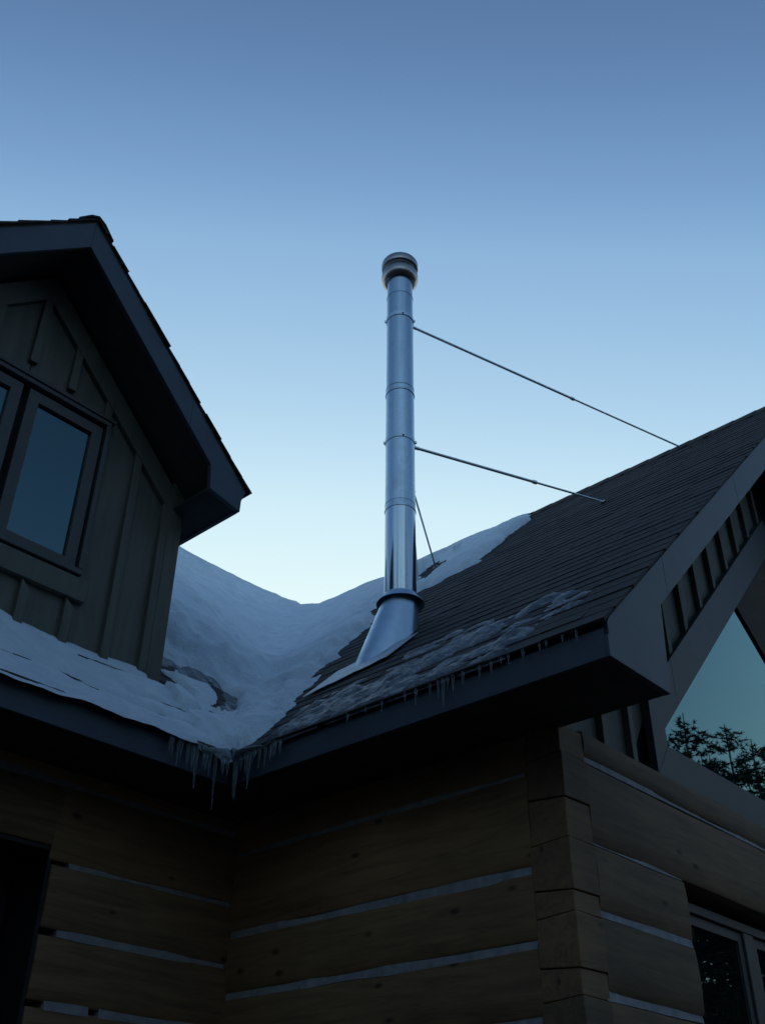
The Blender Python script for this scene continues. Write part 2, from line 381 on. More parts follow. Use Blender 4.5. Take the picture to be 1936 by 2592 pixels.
obj('sky_block_sheet', MB().box(-3.5, XB+.1, YA+.42, YA+.45, 0, ZS+.1), M['backing'], house)
obj('sky_block_sheet', MB().box(XB+.3, 9.9, YC+.42, YC+.45, 0, ZS+.1), M['backing'], house)
def window(parent_name, x0, x1, z0, z1, plane, fw, mullions, fmat, depth=.06, sash=.045, mull=.05):
    """casement window facing -Y: frame, one sash and pane for each light"""
    w = MB()
    fr = obj(parent_name, w.box(x0, x1, plane+depth+.03, plane+depth+.05, z0, z1), M['backing'], house)
    for (a, b, c, d) in ((x0, x1, z1-fw, z1), (x0, x1, z0, z0+fw), (x0, x0+fw, z0+fw, z1-fw), (x1-fw, x1, z0+fw, z1-fw)):
        obj('frame', MB().box(a, b, plane, plane+depth, c, d), fmat, fr, bevel=.004)
    xs = [x0+fw]+[m for m in mullions]+[x1-fw]
    for m in mullions: obj('mullion', MB().box(m-mull/2, m+mull/2, plane+.004, plane+depth, z0+fw, z1-fw), fmat, fr, bevel=.004)
    for k in range(len(xs)-1):
        a = xs[k]+(mull/2 if k else 0)+.004; b = xs[k+1]-(mull/2 if k < len(xs)-2 else 0)-.004
        c, d = z0+fw+.004, z1-fw-.004
        s = MB()
        for q in ((a, b, d-sash, d), (a, b, c, c+sash), (a, a+sash, c+sash, d-sash), (b-sash, b, c+sash, d-sash)): s.box(q[0], q[1], plane+.018, plane+depth-.006, q[2], q[3])
        obj('sash', s, fmat, fr)
        obj('pane', MB().box(a+sash-.004, b-sash+.004, plane+.034, plane+.04, c+sash-.004, d-sash+.004), M['glass'], fr)
    return fr
window('window', OPX0+.005, OPX1-.005, OPZ0+H, OPZ1+H-.045, YC+.085, .045, [5.345, 6.2], M['frame'], mull=.11)
window('window', AOX0+.022, AOX1-.022, -.9+H, AOZ+H-.024, YA+.30, .07, [1.85], M['recess_shade'])
for (a, b, c, d) in ((AOX1-.02, AOX1-.002, -.9+H, AOZ+H-.003), (AOX0+.002, AOX0+.02, -.9+H, AOZ+H-.003), (AOX0+.021, AOX1-.021, AOZ+H-.022, AOZ+H-.004)):
    obj('jamb', MB().box(a, b, YA+.012, YA+.36, c, d), M['recess_shade'], house)  # liner boards added, blackened to stand for shade inside the recess

# --- eaves: soffits and fascias
obj('soffit', MB().box(EX+.012, XB+.03, YR+.02, EY+.2, ZS, ZS+.02), M['soffit'], house)
obj('soffit', MB().box(-3.5, XB+.06, EY+.012, YA+.06, ZS-.003, ZS+.017), M['soffit'], house)
obj('fascia', MB().box(EX, EX+.022, YR+.015, EY, ZS-.012, ZS+.115), M['trim'], house, bevel=.003)
obj('fascia', MB().box(EX+.018, EX+.04, YR+.015, EY+.02, ZS+.117, ZS+.17), M['trim'], house)
obj('fascia', MB().box(-3.5, EX+.02, EY, EY+.022, ZS-.012, ZS+.115), M['trim'], house, bevel=.003)
obj('fascia', MB().box(-3.5, EX+.03, EY+.018, EY+.04, ZS+.117, ZS+.17), M['trim'], house)

# --- gable rake of the wing with its boxed eave return
RT = lambda x: zB(x) - .018                   # top of the rake board, just below the shingles
RB_ = lambda x: zB(x) - .222
pk = [(EX+.004, ZS-.01), (XB+.01, ZS-.012), (XB+.055, RB_(XB+.055)), (XB+.14, RB_(XB+.14)), (XB+.14, RT(XB+.14)), (EX+.03, RT(EX+.03)), (EX+.012, RT(EX+.03)-.03), (EX+.016, ZS+.085), (EX+.004, ZS+.08)]
rake = obj('rake_board', MB().prism(pk, 'y', YR, YR+.03), M['trim'], house, bevel=.002)
for a, b in ((XB+.141, 4.86), (4.862, RIDGE_X)):
    obj('rake_board', MB().prism([(a, RB_(a)), (b, RB_(b)), (b, RT(b)), (a, RT(a))], 'y', YR, YR+.028+.002*(a > 4)), M['trim'], house, bevel=.002)
a, b = RIDGE_X, 2*RIDGE_X-EX
obj('rake_board', MB().prism([(a+.001, RB_(a)), (b, RB_(b)), (b, RT(b)), (a+.001, RT(a))], 'y', YR, YR+.03), M['trim'], house)
# rake soffit
for a, b in ((XB+.02, RIDGE_X), (RIDGE_X+.002, 2*RIDGE_X-EX)):
    obj('rake_soffit', MB().prism([(a, RB_(a)+.03), (b, RB_(b)+.03), (b, RB_(b)+.05), (a, RB_(a)+.05)], 'y', YR+.032, YC+.02), M['soffit'], house)
obj('soffit_end', MB().box(XB+.012, XB+.03, YR+.035, YC+.0, ZS+.022, RB_(XB+.03)+.03), M['soffit'], house)

# --- board and batten on the wing gable
SZ0 = 1.79+H
bat_x = [4.03, 4.29, 4.545, 4.86, 5.12, 5.39, 5.655, 5.93, 6.2, 6.47, 6.74]
edges = [XB+.03]+bat_x
WIN = dict(x0=4.61, z0=1.965+H)
TRIM_T = lambda x: 2.384+H+SL*(x-4.656)       # upper edge of the raking window trim
GL_T = lambda x: TRIM_T(x)-.285               # glass top line
for k in range(len(edges)-1):
    a, b = edges[k]+.003, edges[k+1]-.003
    if b > 4.5:
        lo_a, lo_b = (TRIM_T(a)-.1 if a > 4.5 else SZ0), TRIM_T(b)-.1
    else: lo_a = lo_b = SZ0
    mb = MB().prism([(a, max(lo_a, SZ0)), (b, max(lo_b, SZ0)), (b, RB_(b)+.03), (a, RB_(a)+.03)], 'y', YC+.055, YC+.075)
    sb = obj('siding_board', mb, M['siding'], house)
for x in bat_x:
    lo = TRIM_T(x)-.02 if x > 4.6 else SZ0
    obj('batten', MB().prism([(x-.022, lo), (x+.022, lo+.042*(x > 4.6)), (x+.022, RB_(x)+.045), (x-.022, RB_(x)+.0)], 'y', YC+.020, YC+.0545), M['siding'], house, bevel=.003)
obj('siding_board', MB().prism([(XB+.03, SZ0), (2*RIDGE_X-XB-.03, SZ0), (2*RIDGE_X-XB-.03, RB_(2*RIDGE_X-XB-.03)), (RIDGE_X, RB_(RIDGE_X)), (XB+.03, RB_(XB+.03))], 'y', YC+.09, YC+.10), M['backing'], house)
# window trim, glass, truss timber
gw = obj('gable_window', MB().prism([(4.60, 1.955+H), (2*RIDGE_X-4.6, 1.955+H), (RIDGE_X, GL_T(RIDGE_X)+.1)], 'y', YC+.081, YC+.088), M['backing'], house)
XA = 4.575
obj('trim_board', MB().prism([(4.47, 1.785+H), (4.612, 1.966+H), (4.612, GL_T(4.612)), (4.80, GL_T(4.80)), (4.80, TRIM_T(4.80)), (4.47, TRIM_T(4.47))], 'y', YC+.005, YC+.05), M['trim_dark'], gw, bevel=.003)
obj('trim_board', MB().prism([(4.801, GL_T(4.801)), (RIDGE_X, GL_T(RIDGE_X)), (RIDGE_X, TRIM_T(RIDGE_X)), (4.801, TRIM_T(4.801))], 'y', YC+.006, YC+.05), M['trim_dark'], gw, bevel=.003)
obj('trim_board', MB().prism([(4.472, 1.784+H), (2*RIDGE_X-4.6, 1.784+H), (2*RIDGE_X-4.6, 1.966+H), (4.614, 1.965+H)], 'y', YC+.007, YC+.05), M['trim_dark'], gw, bevel=.003)
obj('trim_board', MB().prism([(RIDGE_X+.001, GL_T(RIDGE_X)), (2*RIDGE_X-4.5, GL_T(4.5)), (2*RIDGE_X-4.5, TRIM_T(4.5)), (RIDGE_X+.001, TRIM_T(RIDGE_X))], 'y', YC+.006, YC+.05), M['trim_dark'], gw)
obj('pane', MB().prism([(4.606, 1.96+H), (6.75, 1.96+H), (6.75, GL_T(6.75)+.01), (4.606, GL_T(4.606)+.004)], 'y', YC+.052, YC+.058), M['glass'], gw)
obj('pane', MB().prism([(6.83, 1.96+H), (2*RIDGE_X-4.606, 1.96+H), (2*RIDGE_X-4.606, GL_T(4.606)), (6.83, GL_T(6.75))], 'y', YC+.052, YC+.058), M['glass'], gw)
obj('truss_timber', MB().prism([(5.97, GL_T(5.97)+.001), (6.75, 2.76+H), (6.75, GL_T(6.75)+.001)], 'y', YC+.036, YC+.05), M['dark_timber'], house, bevel=.004)
obj('king_post', MB().box(6.751, 6.83, YC+.012, YC+.05, 1.967+H, GL_T(6.79)), M['dark_timber'], house)

# ------------------------------------------------------------------ roofs with shingle courses
def shingle_course(origin, along, up, nrm, length, s0, expo, rnd, thick=.0065, end_jit=.004):
    """one overlapping course: tabs of uneven butt height"""
    mb = MB(); t = 0.0
    while t < length-1e-4:
        w = min(rnd.uniform(.16, .34), length-t)
        if length-t-w < .1: w = length-t
        j = rnd.uniform(-end_jit, end_jit); th = thick*rnd.uniform(.75, 1.35)
        P = lambda tt, s, h: origin + along*tt + up*s + nrm*h
        a, b = t+.0015, t+w-.0015
        s1 = s0+expo+.05
        mb.quadstrip_closed([[P(a, s0+j, -.004), P(b, s0+j, -.004), P(b, s1, -.004), P(a, s1, -.004)],
                             [P(a, s0+j, th), P(b, s0+j, th), P(b, s1, .002), P(a, s1, .002)]])
        t += w
    return mb
rnd = random.Random(5)
EXPO = .127
cosr = 1/math.sqrt(1+SL*SL)
# wing roof, near slope: deck (sits under the shingles) then courses from the eave up
sh = .02
def deck(poly_top, nrm, name='roof'):
    mb = MB(); lo = [Vector(p)-nrm*.018 for p in poly_top]; hi = [Vector(p)-nrm*.006 for p in poly_top]
    mb.quadstrip_closed([lo, hi]); return obj(name, mb, M['shingle'], house)
XE, YE = EX-.03, EY-.03                         # shingle edges at the eaves
def vy(x): return RY0+(x-RX0)                   # valley
ytop = vy(RIDGE_X)
roofB = deck([(XE+.02, YR+.004, zB(XE+.02)), (RIDGE_X, YR+.004, zB(RIDGE_X)), (RIDGE_X, ytop+.02, zB(RIDGE_X)), (XE+.02, vy(XE+.02)+.02, zB(XE+.02))], NB)
far = 2*RIDGE_X-EX+.03
NBf = Vector((SL, 0, 1)).normalized()
roofBf = deck([(RIDGE_X, YR+.004, zB(RIDGE_X)), (far, YR+.004, zB(far)), (far, 12, zB(far)), (RIDGE_X, 12, zB(RIDGE_X))], NBf)
upB = Vector((1, 0, SL)).normalized()
nB = int((RIDGE_X-XE)/cosr/EXPO)+1
for i in range(nB):
    s0 = i*EXPO; x = XE+s0*cosr
    ex = EXPO if x+EXPO*cosr+.05*cosr < RIDGE_X else max(.03, (RIDGE_X-x)/cosr-.05)
    L = vy(x)+.06-(YR-.015)
    o = shingle_course(Vector((XE, YR-.015+rnd.uniform(-.006, .006), zB(XE))), Vector((0, 1, 0)), upB, NB, L, s0, ex, rnd)
    obj('shingle_course', o, M['shingle'], roofB, fix=False)
# ridge caps of the wing
y = YR-.02
while y < ytop+1.2:
    w = .2; z = zB(RIDGE_X)
    c = MB(); hw = .13
    prof = [(-hw, -hw*SL+.016), (-.03, -.026*SL+.028), (0, .012+.012), (.03, -.026*SL+.028), (hw, -hw*SL+.016)]
    top = [(RIDGE_X+p, q) for p, q in prof]; bot = [(RIDGE_X+p, q-.014) for p, q in reversed(prof)]
    c.quadstrip_closed([[(px, y, z+q+.006) for px, q in top+bot], [(px, y+w+.04, z+q) for px, q in top+bot]])
    obj('ridge_cap', c, M['shingle'], roofB); y += w*rnd.uniform(.96, 1.04)
# main roof
roofA = deck([(-3.5, YE+.02, zA(YE+.02)), (RX0+(YE+.02-RY0), YE+.02, zA(YE+.02)), (RX0+(RIDGE_Y-RY0), RIDGE_Y, zA(RIDGE_Y)), (RX0+(RIDGE_Y-RY0)+4, RIDGE_Y, zA(RIDGE_Y)), (-3.5, RIDGE_Y, zA(RIDGE_Y))], NA)
NAf = Vector((0, SL, 1)).normalized()
deck([(-3.5, RIDGE_Y, zA(RIDGE_Y)), (11.5, RIDGE_Y, zA(RIDGE_Y)), (11.5, 12.5, zA(12.5)), (-3.5, 12.5, zA(12.5))], NAf)
upA = Vector((0, 1, SL)).normalized()
nA = int((RIDGE_Y-YE)/cosr/EXPO)+1
for i in range(nA):
    s0 = i*EXPO; y = YE+s0*cosr
    ex = EXPO if y+EXPO*cosr+.05*cosr < RIDGE_Y else max(.03, (RIDGE_Y-y)/cosr-.05)
    L = min(RX0+(y-RY0)+.06, 7.0)+.3
    o = shingle_course(Vector((-.3, YE, zA(YE))), Vector((1, 0, 0)), upA, NA, L, s0, ex, rnd)
    obj('shingle_course', o, M['shingle'], roofA, fix=False)
x = 2.6
while x < 8.2:
    c = MB(); hw = .13; w = .2; z = zA(RIDGE_Y)
    prof = [(-hw, -hw*SL+.016), (-.03, -.026*SL+.028), (0, .024), (.03, -.026*SL+.028), (hw, -hw*SL+.016)]
    top = [(RIDGE_Y+p, q) for p, q in prof]; bot = [(RIDGE_Y+p, q-.014) for p, q in reversed(prof)]
    c.quadstrip_closed([[(x, py, z+q+.006) for py, q in top+bot], [(x+w+.04, py, z+q) for py, q in top+bot]])
    obj('ridge_cap', c, M['shingle'], roofA); x += w

# ------------------------------------------------------------------ dormer
DX, DY, DYR = 1.84, 4.38, 4.03
DZ = 4.905+H                                    # shingle top at the apex
zD = lambda x: DZ - SL*abs(x-DX)
DC = 2.975                                      # right corner of the dormer wall
DL = 2*DX-DC
dw = obj('dormer', MB().prism([(DL+.01, zA(DY)-.3), (DC-.01, zA(DY)-.3), (DC-.01, zD(DC)-.18), (DX, zD(DX)-.2), (DL+.01, zD(DC)-.18)], 'y', DY+.06, DY+.075), M['backing'], house)
obj('side_wall', MB().prism([(DY+.02, zA(DY)-.3), (5.8, zA(5.8)), (5.8, zD(DC)-.12), (DY+.02, zD(DC)-.12)], 'x', DC-.02, DC), M['siding'], dw)
obj('side_wall', MB().prism([(DY+.02, zA(DY)-.3), (5.8, zA(5.8)), (5.8, zD(DC)-.12), (DY+.02, zD(DC)-.12)], 'x', DL, DL+.02), M['siding'], dw)
wz0, wz1 = 2.80+H, 3.845+H; wx0, wx1 = 2*DX-2.387, 2.387
FR = lambda x: zD(x)-.30                        # underside of the rake soffit at the wall
bats = [2.36, 2.615, 2.86]; bats = sorted([2*DX-b for b in bats]+bats)
bt = [2.1, 1.84, 1.58]
zbase = zA(DY)-.06
def board(a, b, z0, f1):
    xs = [a]+([DX] if a < DX < b else [])+[b]
    obj('siding_board', MB().prism([(a, z0), (b, z0)]+[(q, f1(q)) for q in reversed(xs)], 'y', DY+.028, DY+.045), M['siding'], dw)
eb = [DL+.004]+bats+[DC-.004]
for k in range(len(eb)-1):
    a, b = eb[k]+.003, eb[k+1]-.003
    if a > 2.36-.01 or b < wx0+.05: board(a, b, zbase, FR)
for a, b in ((2*DX-2.36, 1.58), (1.58, 1.84), (1.84, 2.1), (2.1, 2.36)):
    board(a+.003, b-.003, wz1-.02, FR)
for a, b in ((2*DX-2.36, 1.58), (1.58, 1.84), (1.84, 2.08), (2.08, 2.36)):
    board(a+.003, b-.003, zbase, lambda q: wz0-.05)
for x in bats+bt:
    segs = [(zbase, FR(x)-.10)]
    if abs(x-DX) < .6:
        segs = [(wz1+.13 if abs(x-DX) < .01 else wz1+.09, FR(x)-.09), (zbase, wz0-.145)] if abs(x-DX) < .4 else [(zbase, wz0-.145), (wz1+.03, FR(x)-.1)]
    for z0, z1 in segs:
        obj('batten', MB().prism([(x-.025, z0), (x+.025, z0), (x+.025, z1-.048*(x > DX)), (x-.025, z1-.048*(x < DX))], 'y', DY-.002, DY+.0275), M['siding'], dw, bevel=.003)
obj('corner_board', MB().box(DC-.09, DC+.004, DY-.004, DY+.0275, zbase, FR(DC)+.2), M['siding'], dw, bevel=.003)
obj('corner_board', MB().box(DL-.004, DL+.09, DY-.004, DY+.0275, zbase, FR(DC)+.2), M['siding'], dw, bevel=.003)
obj('apron_board', MB().box(2*DX-2.44, 2.44, DY-.010, DY+.0265, wz0-.142, wz0-.012), M['siding'], dw, bevel=.003)
# frieze boards under the dormer rake
for sgn in (-1, 1):
    X = lambda x: DX+sgn*x
    h1 = DC-DX
    obj('frieze_board', MB().prism([(X(.001), FR(DX)+.05), (X(h1), FR(DX+h1)+.05), (X(h1), FR(DX+h1)-.13), (X(.001), FR(DX)-.13)], 'y', DY-.008, DY+.0268), M['siding'], dw, bevel=.003)
# dormer rake with a small boxed return on the right and left
dt = lambda x: zD(x)-.018; db = lambda x: zD(x)-.235
for sgn in (-1, 1):
    X = lambda x: DX+sgn*(x-DX)
    pk = [(3.135, 3.447+H), (3.137, 3.525+H), (3.165, dt(3.165)), (2.70, dt(2.70)), (2.70, db(2.70)), (2.885, db(2.885)), (2.90, 3.497+H)]
    obj('rake_board', MB().prism([(X(p), q) for p, q in pk], 'y', DYR, DYR+.03), M['trim'], dw, bevel=.002)
    obj('rake_board', MB().prism([(X(DX+.0005), db(DX)), (X(2.699), db(2.699)), (X(2.699), dt(2.699)), (X(DX+.0005), dt(DX))], 'y', DYR+.001, DYR+.03), M['trim'], dw, bevel=.002)
    obj('rake_soffit', MB().prism([(X(DX+.001), db(DX)+.03), (X(3.0), db(3.0)+.03), (X(3.0), db(3.0)+.045), (X(DX+.001), db(DX)+.045)], 'y', DYR+.031, DY+.03), M['soffit'], dw)
    # eave soffit and fascia going back to the main roof
    obj('soffit', MB().prism([(X(2.90), 3.50+H), (X(3.128), 3.452+H), (X(3.128), 3.467+H), (X(2.90), 3.515+H)], 'y', DYR+.031, 5.62), M['soffit'], dw)
    obj('fascia', MB().prism([(X(3.112), 3.449+H), (X(3.135), 3.447+H), (X(3.14), 3.56+H), (X(3.112), 3.59+H)], 'y', DYR+.031, 5.66), M['trim'], dw)
# dormer roof: deck and courses
for sgn in (-1, 1):
    up = Vector((-sgn, 0, SL)).normalized(); nr = Vector((sgn*SL, 0, 1)).normalized()
    xe = 3.195-DX
    p0 = Vector((DX+sgn*xe, DYR-.012, zD(DX+xe)))
    top = Vector((DX, DYR-.012, DZ))
    yb = lambda z: RY0+(z-RZ0)/SL
    dk = MB(); poly = [Vector((DX+sgn*(xe-.02), DYR, zD(DX+xe-.02))), Vector((DX, DYR, DZ)), Vector((DX, yb(DZ)+.05, DZ)), Vector((DX+sgn*(xe-.02), yb(p0.z)+.05, zD(DX+xe-.02)))]
    dk.quadstrip_closed([[p-nr*.018 for p in poly], [p-nr*.006 for p in poly]])
    dr = obj('dormer_roof', dk, M['shingle'], house)
    Ls = (top-p0).length; i = 0; s0 = 0.0
    while s0 < Ls-.03:
        ex = min(EXPO, Ls-s0-.05+.0)
        if ex < .02: break
        z = p0.z + up.z*s0
        L = yb(z)+.05-p0.y
        o = shingle_course(p0+Vector((0, rnd.uniform(-.012, .006), 0)), Vector((0, 1, 0)), up, nr, L, s0, ex, rnd, thick=.011, end_jit=.005)
        obj('shingle_course', o, M['shingle'], dr, fix=False); s0 += EXPO
y = DYR-.02
while y < 6.9:
    c = MB(); hw = .12; w = .2
    prof = [(-hw, -hw*SL+.016), (-.05, -.045*SL+.026), (0, .012), (.05, -.045*SL+.026), (hw, -hw*SL+.016)]
    top = [(DX+p, q) for p, q in prof]; bot = [(DX+p, q-.014) for p, q in reversed(prof)]
    c.quadstrip_closed([[(px, y, DZ+q+.008) for px, q in top+bot], [(px, y+w+.04, DZ+q) for px, q in top+bot]])
    obj('ridge_cap', c, M['shingle'], dr); y += w
# dormer window: outer casing, two casements
dwn = obj('dormer_window', MB().box(wx0+.01, wx1-.01, DY+.046, DY+.055, wz0+.01, wz1-.01), M['backing'], house)
for (a, b, c, d) in ((wx0, wx1, wz1-.03, wz1), (wx0, wx1, wz0, wz0+.035), (wx0, wx0+.03, wz0+.035, wz1-.03), (wx1-.03, wx1, wz0+.035, wz1-.03)):
    obj('frame', MB().box(a, b, DY-.02, DY+.044, c, d), M['frame'], dwn, bevel=.004)
obj('frame', MB().box(wx0-.02, wx1+.02, DY-.03, DY+.02, wz1+.001, wz1+.025), M['frame'], dwn, bevel=.003)
for a, b in ((wx0+.042, DX-.022), (DX+.022, wx1-.042)):
    s = MB(); c, d = wz0+.04, wz1-.052
    st = .066
    for q in ((a, b, d-st, d), (a, b, c, c+st*.6), (a, a+st, c+st*.6, d-st), (b-st, b, c+st*.6, d-st)): s.box(q[0], q[1], DY+.002, DY+.04, q[2], q[3])
    obj('sash', s, M['frame'], dwn)
    obj('pane', MB().box(a+st-.003, b-st+.003, DY+.022, DY+.028, c+st*.6-.003, d-st+.003), M['glass'], dwn)

# ------------------------------------------------------------------ chimney pipe
CX, CY = 4.118, 3.622
zroof = zB(CX)
chim = empty('chimney_pipe', (CX, CY, zroof))
tag(chim, 'tall shiny steel chimney pipe braced to the shingle roof by thin rods', 'chimney')
r0 = .0985
secs = [(3.10, 3.775, r0+.001, 'pipe_shiny'), (3.775, 4.765, r0, 'pipe'), (4.765, 5.715, r0-.0015, 'pipe'), (5.715, 5.93, r0-.003, 'pipe')]
for a, b, r, m in secs:
    obj('pipe_section', MB().lathe([(r-.004, a+H), (r, a+H+.004), (r, b+H-.004), (r-.004, b+H)], CX, CY, 56), M[m], chim, smooth=True)
def band(z0, z1, r, m, name='locking_band'):
    return obj(name, MB().lathe([(r-.006, z0+H), (r, z0+H+.003), (r, z1+H-.003), (r-.006, z1+H)], CX, CY, 48), M[m], chim, smooth=True)
for z in (3.765, 4.755):
    band(z-.012, z+.002, r0+.0045, 'pipe'); band(z+.042, z+.048, r0+.0025, 'pipe')
    band(z+.002, z+.042, r0+.0012, 'pipe')
band(5.71, 5.72, r0+.001, 'pipe')
for z in (4.335, 5.485):
    bb = band(z-.02, z+.02, r0+.004, 'galv', 'brace_collar')
    for ang in (-2.2, -0.9, .7, 2.3):       # bolt lugs
        dx, dy = math.cos(ang), math.sin(ang)
        l = MB(); c = Vector((CX+dx*(r0+.008), CY+dy*(r0+.008), z+H)); tng = Vector((-dy, dx, 0)); rad = Vector((dx, dy, 0))
        l.quadstrip_closed([[c+tng*sx*.006+rad*sy*.007+Vector((0, 0, -.010)) for sx, sy in ((-1, -1), (1, -1), (1, 1), (-1, 1))], [c+tng*sx*.006+rad*sy*.007+Vector((0, 0, .010)) for sx, sy in ((-1, -1), (1, -1), (1, 1), (-1, 1))]])
        obj('bolt_lug', l, M['rod'], bb, bevel=.002)
# cap: lower flared band, neck, upper band, lid
cap = obj('cap', MB().lathe([(r0-.004, 5.885+H), (.112, 5.885+H), (.134, 5.905+H), (.139, 5.93+H), (.139, 5.972+H), (.132, 5.985+H), (.110, 5.995+H)], CX, CY, 48), M['cap'], chim, smooth=True)
obj('cap_neck', MB().lathe([(.108, 5.99+H), (.108, 6.035+H)], CX, CY, 40), M['rod'], cap, smooth=True)
obj('cap_lid', MB().lathe([(.108, 6.022+H), (.128, 6.025+H), (.139, 6.035+H), (.141, 6.05+H), (.141, 6.085+H), (.134, 6.10+H), (.06, 6.13+H), (.002, 6.14+H)], CX, CY, 48), M['cap'], cap, smooth=True)
# storm collar
obj('storm_collar', MB().lathe([(r0+.002, 3.136+H), (r0+.006, 3.136+H), (r0+.008, 3.122+H), (.148, 3.080+H), (.149, 3.076+H), (.146, 3.074+H), (r0+.002, 3.114+H)], CX, CY, 56), M['galv'], chim, smooth=True)
# tall cone flashing: round top to an oval on the slope
fl = MB(); rings = []
for k in range(9):
    t = k/8; ring = []
    for j in range(48):
        a = 2*math.pi*j/48; ca, sa = math.cos(a), math.sin(a)
        top = Vector((CX+.110*ca, CY+.110*sa, 3.098+H))
        bx = CX-.05+(.275 if ca < 0 else .16)*ca; by = CY+(.165 if sa > 0 else .13)*sa+.03*max(0, -ca)
        bot = Vector((bx, by, zB(bx)+.012))
        ring.append(top.lerp(bot, t))
    rings.append(ring)
fl.quadstrip_closed(rings, True, True)
flo = obj('flashing_cone', fl, M['galv'], chim, smooth=True)
# flange sheet lying on the shingles, its lower corners slightly bent up
def onB(x, y, h): return Vector((x, y, zB(x))) + NB*h
pl = MB(); rings = []; NXP, NYP = 8, 10
for lay in (0, 1):
    for i in range(NXP+1):
        for j in range(NYP+1):
            u, v = i/NXP, j/NYP
            y = 3.38+.50*v; xlow = 3.745-.145*v + .004*math.sin(v*19)
            x = xlow+.27*u
            h = .016+.004*(1-u)**2*(.4+.6*math.sin(v*9+1)**2)+(.003 if lay else 0)
            pl.v.append(tuple(onB(x, y, h)))
nn = (NXP+1)*(NYP+1)
for i in range(NXP):
    for j in range(NYP):
        a = i*(NYP+1)+j; q = (a, a+NYP+1, a+NYP+2, a+1)
        pl.f.append(tuple(k+nn for k in q)); pl.f.append(tuple(reversed(q)))
obj('flashing_plate', pl, M['plate'], chim, smooth=True, fix=False)
# brace rods (telescoping: thick tube, clamp, thin rod, foot bracket on the shingles)
def pt_on_B(x, y):                     # photo pixel in the 1652-wide view
    d = pix_ray(x*1936/1652, y*1936/1652); n = Vector((-SL, 0, 1)); c = RZ0-H-SL*RX0
    return d*(c/n.dot(d)) + Vector((0, 0, H))
def rod(z, foot, clamp=.55, r=.0102, bracket=True):
    foot = Vector(foot); d = Vector((foot.x-CX, foot.y-CY, 0)).normalized()
    st = Vector((CX, CY, z+H)) + d*(r0+.014); mid = st.lerp(foot, clamp)
    o = obj('brace_rod', MB().tube([st, mid], r, 10), M['rod'], chim, smooth=True)
    obj('rod_extension', MB().tube([st.lerp(foot, clamp-.05), foot], r*.76, 10), M['rod'], o, smooth=True)
    ax = (foot-st).normalized()
    obj('clamp', MB().tube([mid-ax*.018, mid+ax*.012], r*1.5, 8), M['rod'], o)
    obj('end_lug', MB().tube([st-ax*.02, st+ax*.03], r*1.25, 8), M['rod'], o)
    if bracket:
        b = MB(); f = foot
        e1 = upB; e2 = Vector((0, 1, 0))
        b.quadstrip_closed([[f+e1*s*.03+e2*w*.014+NB*-.008 for s, w in ((-1, -1), (1, -1), (1, 1), (-1, 1))], [f+e1*s*.03+e2*w*.014+NB*.006 for s, w in ((-1, -1), (1, -1), (1, 1), (-1, 1))]])
        obj('foot_bracket', b, M['cap'], o)
f1 = Vector((6.73, 2.77, zB(6.73)+.03)); rod(5.485, f1, .57)
f2 = pt_on_B(1304, 1088) + NB*.016; rod(4.335, f2, .62)
f3 = pt_on_B(942, 1228) + NB*.016; rod(4.335, f3, .28)
f4 = pt_on_B(904, 1266) + NB*.016; rod(5.485, f4, .45)

# ------------------------------------------------------------------ snow lying on the roofs
def toA(x, y):
    d = pix_ray(x, y); n = Vector((0, -SL, 1)); c = RZ0-H-SL*RY0; q = d*(c/n.dot(d)); return (q.x, q.y)
def toB(x, y):
    d = pix_ray(x, y); n = Vector((-SL, 0, 1)); c = RZ0-H-SL*RX0; q = d*(c/n.dot(d)); return (q.x, q.y)
c2 = lambda x, y: (x*.3995, 1350+y*.3995)
c3 = lambda x, y: (400+x*.4237, 1350+y*.4237)
c5 = lambda x, y: (1000+x*.5666, 1000+y*.5666)
def seg_dist(px, py, a, b):
    ax, ay = a; bx, by = b; dx, dy = bx-ax, by-ay
    t = np.clip(((px-ax)*dx+(py-ay)*dy)/(dx*dx+dy*dy+1e-12), 0, 1)
    return np.hypot(px-ax-t*dx, py-ay-t*dy)
def line_dist(px, py, pts): return np.min([seg_dist(px, py, pts[i], pts[i+1]) for i in range(len(pts)-1)], axis=0)
def poly_sd(px, py, pts):              # + inside
    ins = np.zeros(px.shape, bool); n = len(pts)
    for i in range(n):
        (x1, y1), (x2, y2) = pts[i], pts[(i+1) % n]
        if y1 == y2: continue
        ins ^= ((y1 > py) != (y2 > py)) & (px < (x2-x1)*(py-y1)/(y2-y1)+x1)
    d = line_dist(px, py, list(pts)+[pts[0]])
    return np.where(ins, d, -d)
STEP = .0125
gx = np.arange(.3, 7.5, STEP); gy = np.arange(1.72, 8.7, STEP)
PX, PY = np.meshgrid(gx, gy, indexing='ij')
ZA = RZ0+SL*(RIDGE_Y-RY0-np.abs(PY-RIDGE_Y)); ZB = RZ0+SL*(RIDGE_X-RX0-np.abs(PX-RIDGE_X))
exA = (PY > YE-.02); exB = (PX > XE-.02)
ZR = np.maximum(np.where(exA, ZA, -9), np.where(exB, ZB, -9))
isB = (np.where(exB, ZB, -9) > np.where(exA, ZA, -9))
hgt = np.clip((ZR-RZ0)/3.4, 0, 1)
K = .28+.36*hgt**3
hh = np.clip(.5+.5*(ZB-ZA)/K, 0, 1); ZSM = np.where(exA & exB, ZA*(1-hh)+ZB*hh+K*hh*(1-hh), ZR)
big = fbm(PX*1.3, PY*1.3, 1.0); med = fbm(PX*4, PY*4, 4.0); fine = fbm(PX*11, PY*11, 9.0)
streak = fbm(PX*26, PY*4.0, 12.0)        # drawn out along the wing eave
streakA = fbm(PX*3.0, PY*30, 17.0)       # drawn out along the main eave
